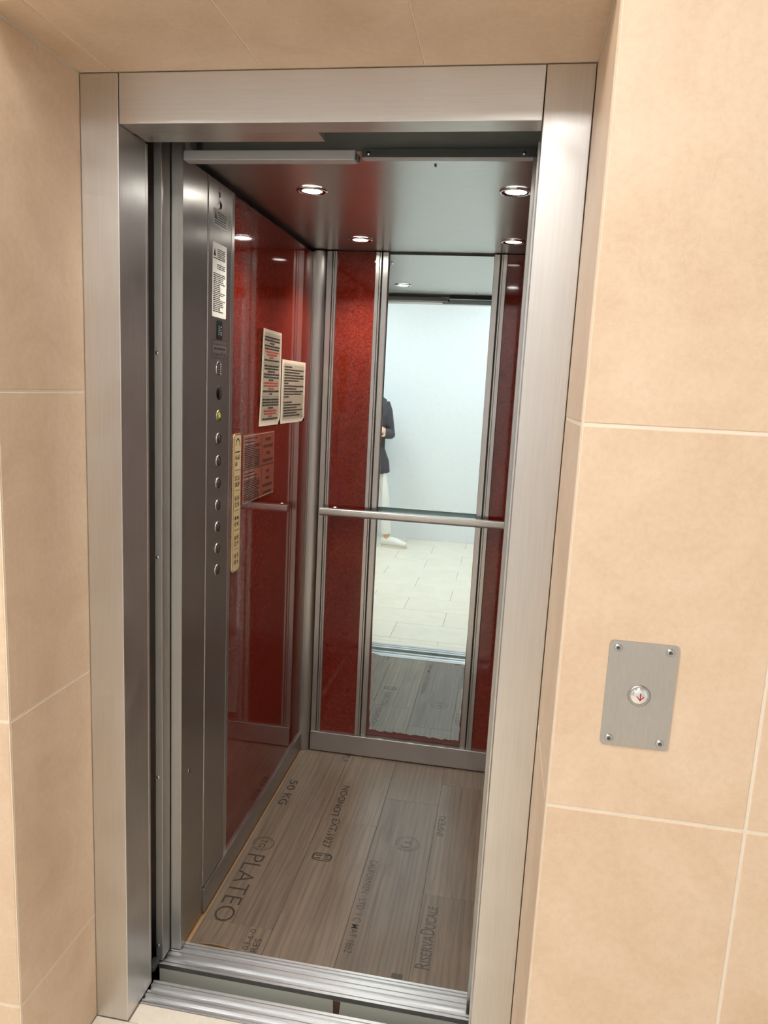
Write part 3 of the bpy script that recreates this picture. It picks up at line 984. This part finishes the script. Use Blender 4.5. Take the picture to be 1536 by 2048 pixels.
blk.append((0.018, 0.192, 0.285, 0.2857))
lines('black_print', blk, INK)
lines('red_print', rd, REDINK)
t, lines = sheet('notice_sheet', 0.987, 1.279, 1.371, 1.585, PAPER, 'sideways paper notice with plain black paragraphs taped next to the curling one', 'notice', 0.003)
blk = []
zz = 0.190
for n_, wd in enumerate((0.09, 0.235, 0.19, 0.235, 0.24, 0.18, 0.05, 0.24, 0.15, 0.235, 0.215, 0.06, 0, 0.10, 0.21, 0.16, 0.235, 0.16, 0.20)):
    if wd:
        blk += word_bars(0.03, 0.03 + wd, zz, 0.0036, rng)
    zz -= 0.0092
lines('black_print', blk, INK)

# floor directory plaque
t = empty('directory_plaque', (XN, 0.591, 0.956), label='narrow cream plaque with rounded ends listing door numbers in pairs', cat='plaque')
prism('plate', round_rect(0.060, 0.403, 0.014, 6), (XN, 0.591, 1.1575), U, VV, NN, 0.0035, CREAM, t)
XP = XN + 0.0035
bm = bmesh.new()
o_, i_ = round_rect(0.058, 0.401, 0.013, 6), round_rect(0.054, 0.397, 0.011, 6)
A = [bm.verts.new((XP + 0.0003, 0.591 + p[0], 1.1575 + p[1])) for p in o_]
B = [bm.verts.new((XP + 0.0003, 0.591 + p[0], 1.1575 + p[1])) for p in i_]
for k in range(len(A)):
    bm.faces.new((A[k], A[(k + 1) % len(A)], B[(k + 1) % len(A)], B[k]))
bm_obj('border', bm, INK, t)
for a, b_, z in (('61,62', '60', 1.286), ('57,53', '58,59', 1.226), ('56 54', '52 50', 1.168), ('48 46', '47 45', 1.110), ('18 8', '12 9', 1.052), ('15 5', '10 6', 0.998)):
    text_obj('number_print', a, (XP, 0.573, z), U, VV, 0.013, INK, t, length=0.034, bold=0.015)
    text_obj('number_print', b_, (XP, 0.573, z - 0.018), U, VV, 0.013, INK, t, length=0.034 if len(b_) > 2 else 0.015, bold=0.015)
bars_obj('rule', [(-0.018, 0.018, z - 1.1575, z - 1.1575 + 0.0012) for z in (1.255, 1.196, 1.138, 1.080, 1.024)], (XP, 0.591, 1.1575), U, VV, INK, t)
arc = []
for k in range(9):
    a = math.radians(20 + 17.5 * k)
    arc.append((0.016 * math.cos(a) - 0.002, 0.016 * math.cos(a) + 0.002, 0.16 + 0.024 * math.sin(a), 0.165 + 0.024 * math.sin(a)))
bars_obj('arched_print', arc + word_bars(-0.02, 0.02, 0.148, 0.0035, rng), (XP, 0.591, 1.1575), U, VV, INK, t)

# two-column information plate
t = empty('information_plate', (XN, 0.78, 1.148), label='clear brownish plate with two rows of small and large print beside the cream plaque', cat='sign')
prism('plate', round_rect(0.284, 0.205, 0.006, 4), (XN, 0.7805, 1.2495), U, VV, NN, 0.003, FILM, t)
XQ = XN + 0.003
bb = []
for half in (0, 1):
    z0 = 1.345 - half * 0.103
    for k in range(17):
        if k in (1, 3): continue
        a0, a1 = (0.648, 0.648 + (0.135 if k > 3 else 0.11))
        bb += word_bars(a0 - 0.7805, a1 - 0.7805 - (rng.uniform(0, 0.05) if rng.random() < 0.3 else 0), z0 - 0.007 - k * 0.0053 - 1.2495, 0.0026, rng)
bars_obj('small_print', bb, (XQ, 0.7805, 1.2495), U, VV, INK, t)
bb = []
for half in (0, 1):
    z0 = 1.345 - half * 0.103
    for k, wd in enumerate((0.05, 0.09, 0.035, 0.10, ) if half == 0 else (0.03, 0.035, 0.10, 0.09)):
        bb += word_bars(0.862 - wd / 2 - 0.7805, 0.862 + wd / 2 - 0.7805, z0 - 0.020 - k * 0.0225 - 1.2495, 0.009, rng)
bars_obj('large_print', bb, (XQ, 0.7805, 1.2495), U, VV, plain('faded_ink', lin(74, 40, 28), 0.6), t)
bars_obj('rules', [(-0.14, 0.14, -0.0005, 0.0005), (-0.14, 0.14, -0.0035, -0.0025), (0.018, 0.0188, -0.1, 0.1), (0.024, 0.0248, -0.1, 0.1)], (XQ, 0.7805, 1.2495), U, VV, INK, t)
bars_obj('edge_line', [(-0.14, 0.14, 0.0985, 0.1005), (-0.14, 0.14, -0.1005, -0.0985), (0.1395, 0.1408, -0.1, 0.1)], (XQ, 0.7805, 1.2495), U, VV, plain('light_edge', lin(214, 170, 150), 0.3), t)

# ================================================================== CALL PLATE
t = empty('call_plate', (1.003, -DR, 0.985), label='brushed steel plate with one call button screwed to the beige wall', cat='button panel')
prism('plate', round_rect(0.100, 0.167, 0.006, 5), (1.003, -DR - 0.0003, 1.068), (1, 0, 0), (0, 0, 1), (0, -1, 0), 0.0022, PLATE_S, t)
YP = -DR - 0.0025
for sx_, sz_ in ((-0.0375, 0.0725), (0.0375, 0.0725), (-0.0375, -0.0725), (0.0375, -0.0725)):
    sc = lathe('screw', [(0.0062, 0, 0), (0.0060, 0.0012, 0), (0.0046, 0.0028, 0), (0.0030, 0.0034, 0), (0.0026, 0.0022, 1), (0.0, 0.0022, 1)], (1.003 + sx_, YP, 1.068 + sz_), (1, 0, 0), (0, 0, 1), (0, -1, 0), [SCREWM, DARKMET], t, 18)
bt = lathe('call_button', [(0.0168, 0, 0), (0.0168, 0.0012, 0), (0.0155, 0.0028, 0), (0.0138, 0.0032, 0), (0.0132, 0.0020, 0), (0.0128, 0.0024, 1), (0.0105, 0.0038, 1), (0.006, 0.0049, 1), (0.0, 0.0053, 1)], (1.003, YP, 1.068), (1, 0, 0), (0, 0, 1), (0, -1, 0), [DULL, CHROME], t, 40)
bm = bmesh.new()
add_prism(bm, [(-0.0008, -0.005), (0.0008, -0.005), (0.0008, 0.0055), (-0.0008, 0.0055)], V((1.004, YP - 0.0045, 1.068)), V((1, 0, 0)), V((0, 0, 1)), V((0, -1, 0)), 0.0012)
for s in (-1, 1):
    add_prism(bm, [(0, -0.0065), (s * 0.0058, 0.0002), (s * 0.0047, 0.0012), (0, -0.0042)], V((1.004, YP - 0.0040, 1.068)), V((1, 0, 0)), V((0, 0, 1)), V((0, -1, 0)), 0.0012)
bm_obj('arrow', bm, ARROWRED, bt)

# ================================================================== PERSON WAITING IN THE LOBBY (seen in the mirror)
SKIN = plain('skin', lin(224, 178, 150), 0.5)
JACK = plain('charcoal_jacket_cloth', lin(72, 68, 74), 0.85)
JEAN = plain('white_denim', lin(236, 234, 228), 0.8)
SHOEM = plain('white_shoe_leather', lin(238, 236, 230), 0.5)
SOLEM = plain('shoe_sole', lin(226, 220, 208), 0.7)
HAIRM = plain('brown_hair', lin(70, 48, 34), 0.6)
EYEW = plain('eye_white', (0.8, 0.8, 0.8, 1), 0.2)
LIPM = plain('lips', lin(190, 110, 100), 0.5)

def add_limb(bm, pts, k=14, ref=None):
    """pts: list of (position, rx, ry); an elliptical loft with closed ends, ref = direction of rx."""
    rings = []
    n = len(pts)
    for i, (p, rx, ry) in enumerate(pts):
        a = V(pts[max(0, i - 1)][0]); b_ = V(pts[min(n - 1, i + 1)][0])
        d = (b_ - a).normalized()
        rf = V(ref) if ref else (V((1, 0, 0)) if abs(d.x) < 0.8 else V((0, 1, 0)))
        u = (rf - d * rf.dot(d)).normalized()
        v = d.cross(u)
        rings.append([bm.verts.new(V(p) + u * rx * math.cos(2 * math.pi * j / k) + v * ry * math.sin(2 * math.pi * j / k)) for j in range(k)])
    for A, B in zip(rings, rings[1:]):
        for j in range(k):
            bm.faces.new((A[j], A[(j + 1) % k], B[(j + 1) % k], B[j]))
    bm.faces.new(rings[0][::-1]); bm.faces.new(rings[-1])

def remeshed(name, bm, mat, parent, voxel, smooth_it=6, **kw):
    bmesh.ops.recalc_face_normals(bm, faces=bm.faces)
    me = bpy.data.meshes.new(name)
    bm.to_mesh(me); bm.free()
    o = bpy.data.objects.new(name, me)
    COL.objects.link(o)
    md = o.modifiers.new('r', 'REMESH'); md.mode = 'VOXEL'; md.voxel_size = voxel
    sm = o.modifiers.new('s', 'SMOOTH'); sm.factor = 0.5; sm.iterations = smooth_it
    dg = bpy.context.evaluated_depsgraph_get()
    m2 = bpy.data.meshes.new_from_object(o.evaluated_get(dg))
    bpy.data.objects.remove(o); bpy.data.meshes.remove(me)
    for p in m2.polygons:
        p.use_smooth = True
    m2.materials.clear(); m2.materials.append(mat)
    o = bpy.data.objects.new(name, m2)
    return link(o, parent, **kw)

BASE = V((-0.54, -2.66, 0.0))
ps = empty('person', BASE, label='person in a charcoal jacket, white trousers and white trainers standing in the lobby', cat='person')
FA = math.radians(-20)                      # facing: +Y turned towards +X
FD = V((-math.sin(FA), math.cos(FA), 0)); SD = V((math.cos(FA), math.sin(FA), 0))   # forward, own right
P = lambda s, f, z: BASE + SD * s + FD * f + V((0, 0, z))
# joints
shR, shL = P(0.175, -0.02, 1.365), P(-0.165, -0.01, 1.37)
elR, elL = V((-0.318, -2.72, 1.075)), P(-0.235, 0.02, 1.10)
waR, waL = P(0.11, 0.20, 1.10), P(-0.22, 0.09, 0.86)
hipR, hipL = P(0.095, 0, 0.86), P(-0.085, 0, 0.86)
knR, knL = V((-0.350, -2.635, 0.48)), P(-0.11, 0.03, 0.48)
anR, anL = V((-0.283, -2.61, 0.10)), P(-0.13, 0.02, 0.10)
HEAD = P(-0.035, 0.02, 1.585)
# body: head, neck, hands and ankles in one skin mesh joined through the hidden trunk
bm = bmesh.new()
add_limb(bm, [(HEAD + V((0, 0, -0.115)) + FD * 0.015, 0.035, 0.045), (HEAD + V((0, 0, -0.085)) + FD * 0.012, 0.055, 0.07), (HEAD + V((0, 0, -0.03)), 0.07, 0.09), (HEAD + V((0, 0, 0.03)), 0.075, 0.096), (HEAD + V((0, 0, 0.075)), 0.064, 0.082), (HEAD + V((0, 0, 0.108)), 0.03, 0.04)], 18, SD)
add_limb(bm, [(P(0, -0.005, 1.32), 0.07, 0.06), (P(0, 0.0, 1.42), 0.052, 0.055), (HEAD + V((0, 0, -0.06)) - FD * 0.01, 0.05, 0.055)], 14, SD)
add_limb(bm, [(P(0, 0.0, 0.84), 0.13, 0.085), (P(0, 0.0, 1.05), 0.11, 0.08), (P(0, 0.0, 1.25), 0.14, 0.09), (P(0, -0.005, 1.37), 0.13, 0.06)], 16, SD)
add_limb(bm, [(HEAD + FD * 0.085 + V((0, 0, 0.01)), 0.008, 0.008), (HEAD + FD * 0.108 + V((0, 0, -0.028)), 0.015, 0.012), (HEAD + FD * 0.085 + V((0, 0, -0.036)), 0.012, 0.01)], 8, SD)
for s in (-1, 1):
    add_limb(bm, [(HEAD + SD * s * 0.074 + V((0, 0, 0.022)) - FD * 0.012, 0.008, 0.014), (HEAD + SD * s * 0.084 + V((0, 0, 0.0)) - FD * 0.014, 0.009, 0.018), (HEAD + SD * s * 0.074 + V((0, 0, -0.032)) - FD * 0.008, 0.006, 0.01)], 8, FD)
for sh, el, wa in ((shR, elR, waR), (shL, elL, waL)):
    add_limb(bm, [(sh, 0.045, 0.045), (el, 0.036, 0.036), (wa, 0.024, 0.028)], 10)
for hip, kn, an in ((hipR, knR, anR), (hipL, knL, anL)):
    add_limb(bm, [(hip, 0.075, 0.075), (kn, 0.048, 0.05), (kn * 0.6 + an * 0.4, 0.046, 0.046), (an, 0.030, 0.034), (an + V((0, 0, -0.022)), 0.028, 0.03)], 12)
# hands: palm, four fingers and a thumb each
def hand(wr, d, nrm, curl):
    d = V(d).normalized(); nrm = V(nrm); nrm = (nrm - d * nrm.dot(d)).normalized(); s = d.cross(nrm)
    add_limb(bm, [(wr, 0.026, 0.02), (wr + d * 0.045, 0.038, 0.017), (wr + d * 0.085, 0.040, 0.014)], 12, s)
    for k, (off, L) in enumerate(((-0.030, 0.066), (-0.010, 0.078), (0.010, 0.074), (0.029, 0.058))):
        p = wr + d * 0.078 + s * off
        q = p + (d * math.cos(curl) + nrm * math.sin(curl)) * L * 0.5
        r_ = q + (d * math.cos(curl * 2.2) + nrm * math.sin(curl * 2.2)) * L * 0.3
        e = r_ + (d * math.cos(curl * 3) + nrm * math.sin(curl * 3)) * L * 0.25
        add_limb(bm, [(p, 0.0092, 0.0092), (q, 0.0085, 0.0085), (r_, 0.008, 0.008), (e, 0.006, 0.006)], 8)
    p = wr + d * 0.03 - s * 0.034
    q = p + (d * 0.7 - s * 0.6 + nrm * 0.3) * 0.036
    add_limb(bm, [(p, 0.012, 0.012), (q, 0.0105, 0.0105), (q + (d * 0.9 + nrm * 0.4) * 0.028, 0.008, 0.008)], 8)
hand(waR, P(-0.02, 0.27, 1.16) - waR, -SD, 0.45)
hand(waL, V((0, 0, -1)) + FD * 0.2, SD, 0.3)
remeshed('body', bm, SKIN, ps, 0.006, 2)
# face details
for s in (-1, 1):
    e0 = HEAD + SD * s * 0.031 + FD * 0.083 + V((0, 0, 0.006))
    lathe('eye', [(0.0, 0.008, 1), (0.005, 0.0072, 1), (0.0052, 0.0068, 0), (0.012, 0.0, 0)], e0, SD, (0, 0, 1), FD, [EYEW, INK], ps, 14)
prism('mouth', [(-0.022, 0), (-0.008, 0.006), (0, 0.004), (0.008, 0.006), (0.022, 0), (0, -0.007)], HEAD + FD * 0.078 + V((0, 0, -0.062)), SD, (0, 0, 1), FD, 0.012, LIPM, ps)
# hair
bm = bmesh.new()
add_limb(bm, [(HEAD - FD * 0.065 + V((0, 0, -0.15)), 0.055, 0.03), (HEAD - FD * 0.045 + V((0, 0, -0.06)), 0.082, 0.06), (HEAD - FD * 0.025 + V((0, 0, 0.03)), 0.088, 0.088), (HEAD - FD * 0.008 + V((0, 0, 0.085)), 0.078, 0.094), (HEAD + V((0, 0, 0.125)), 0.035, 0.045)], 18, SD)
remeshed('hair', bm, HAIRM, ps, 0.008, 4)
# jacket: trunk, flared hem, sleeves
bm = bmesh.new()
add_limb(bm, [(P(0.045, 0.0, 0.705), 0.205, 0.150), (P(0.042, 0.0, 0.80), 0.195, 0.140), (P(0.02, 0.0, 0.95), 0.160, 0.120), (P(0.015, 0.0, 1.10), 0.158, 0.115), (P(0.015, 0.0, 1.25), 0.172, 0.118), (P(0.012, -0.005, 1.345), 0.175, 0.095), (P(0, -0.01, 1.405), 0.10, 0.068), (P(0, -0.005, 1.44), 0.068, 0.062)], 24, SD)
for sh, el, wa in ((shR, elR, waR), (shL, elL, waL)):
    d = (wa - el).normalized()
    add_limb(bm, [(sh + (sh - el).normalized() * 0.015, 0.05, 0.05), (sh * 0.75 + el * 0.25, 0.062, 0.062), (sh * 0.3 + el * 0.7, 0.055, 0.057), (el, 0.053, 0.055), (el * 0.5 + wa * 0.5, 0.048, 0.05), (wa - d * 0.01, 0.040, 0.042)], 14)
remeshed('jacket', bm, JACK, ps, 0.009, 3)
# trousers
bm = bmesh.new()
add_limb(bm, [(P(0.015, 0, 0.98), 0.135, 0.10), (P(0.02, 0, 0.88), 0.175, 0.115), (P(0.02, 0, 0.80), 0.175, 0.11)], 18, SD)
for hip, kn, an in ((hipR, knR, anR), (hipL, knL, anL)):
    add_limb(bm, [(hip, 0.095, 0.098), (hip * 0.5 + kn * 0.5, 0.082, 0.086), (kn, 0.070, 0.072), (kn * 0.5 + an * 0.5, 0.062, 0.064), (kn * 0.07 + an * 0.93, 0.050, 0.052)], 14)
remeshed('trousers', bm, JEAN, ps, 0.009, 3)
# trainers
def shoe(an, d, L=0.262):
    d = V(d).normalized(); s = V((-d.y, d.x, 0))
    heel = V((an.x, an.y, 0)) - d * 0.050
    bm = bmesh.new()
    add_limb(bm, [(heel + V((0, 0, 0.06)), 0.026, 0.034), (heel + d * 0.03 + V((0, 0, 0.062)), 0.036, 0.044), (heel + d * 0.09 + V((0, 0, 0.060)), 0.039, 0.046), (heel + d * 0.14 + V((0, 0, 0.054)), 0.043, 0.042), (heel + d * 0.20 + V((0, 0, 0.043)), 0.046, 0.029), (heel + d * 0.245 + V((0, 0, 0.036)), 0.035, 0.020)], 16, s)
    up = remeshed('shoe', bm, SHOEM, ps, 0.006, 3)
    out = []
    k = 28
    for i in range(k):
        a = 2 * math.pi * i / k
        cx_ = 0.5 + 0.5 * math.cos(a)
        wd = (0.036 + 0.012 * cx_) * math.sin(a)
        out.append((L * cx_ - 0.006, wd))
    prism('sole', out, heel + V((0, 0, 0.0005)), d, s, (0, 0, 1), 0.024, SOLEM, up)
    bm = bmesh.new()
    for i in range(4):
        c_ = heel + d * (0.115 + 0.022 * i) + V((0, 0, 0.098 - 0.010 * i))
        add_limb(bm, [(c_ - s * 0.024 + V((0, 0, -0.008)), 0.0032, 0.003), (c_ + V((0, 0, 0.002)), 0.0032, 0.003), (c_ + s * 0.024 + V((0, 0, -0.008)), 0.0032, 0.003)], 6, d)
    bm_obj('laces', bm, STICKER, up, True)
shoe(anR, (1.0, 0.03, 0))
shoe(anL, FD)
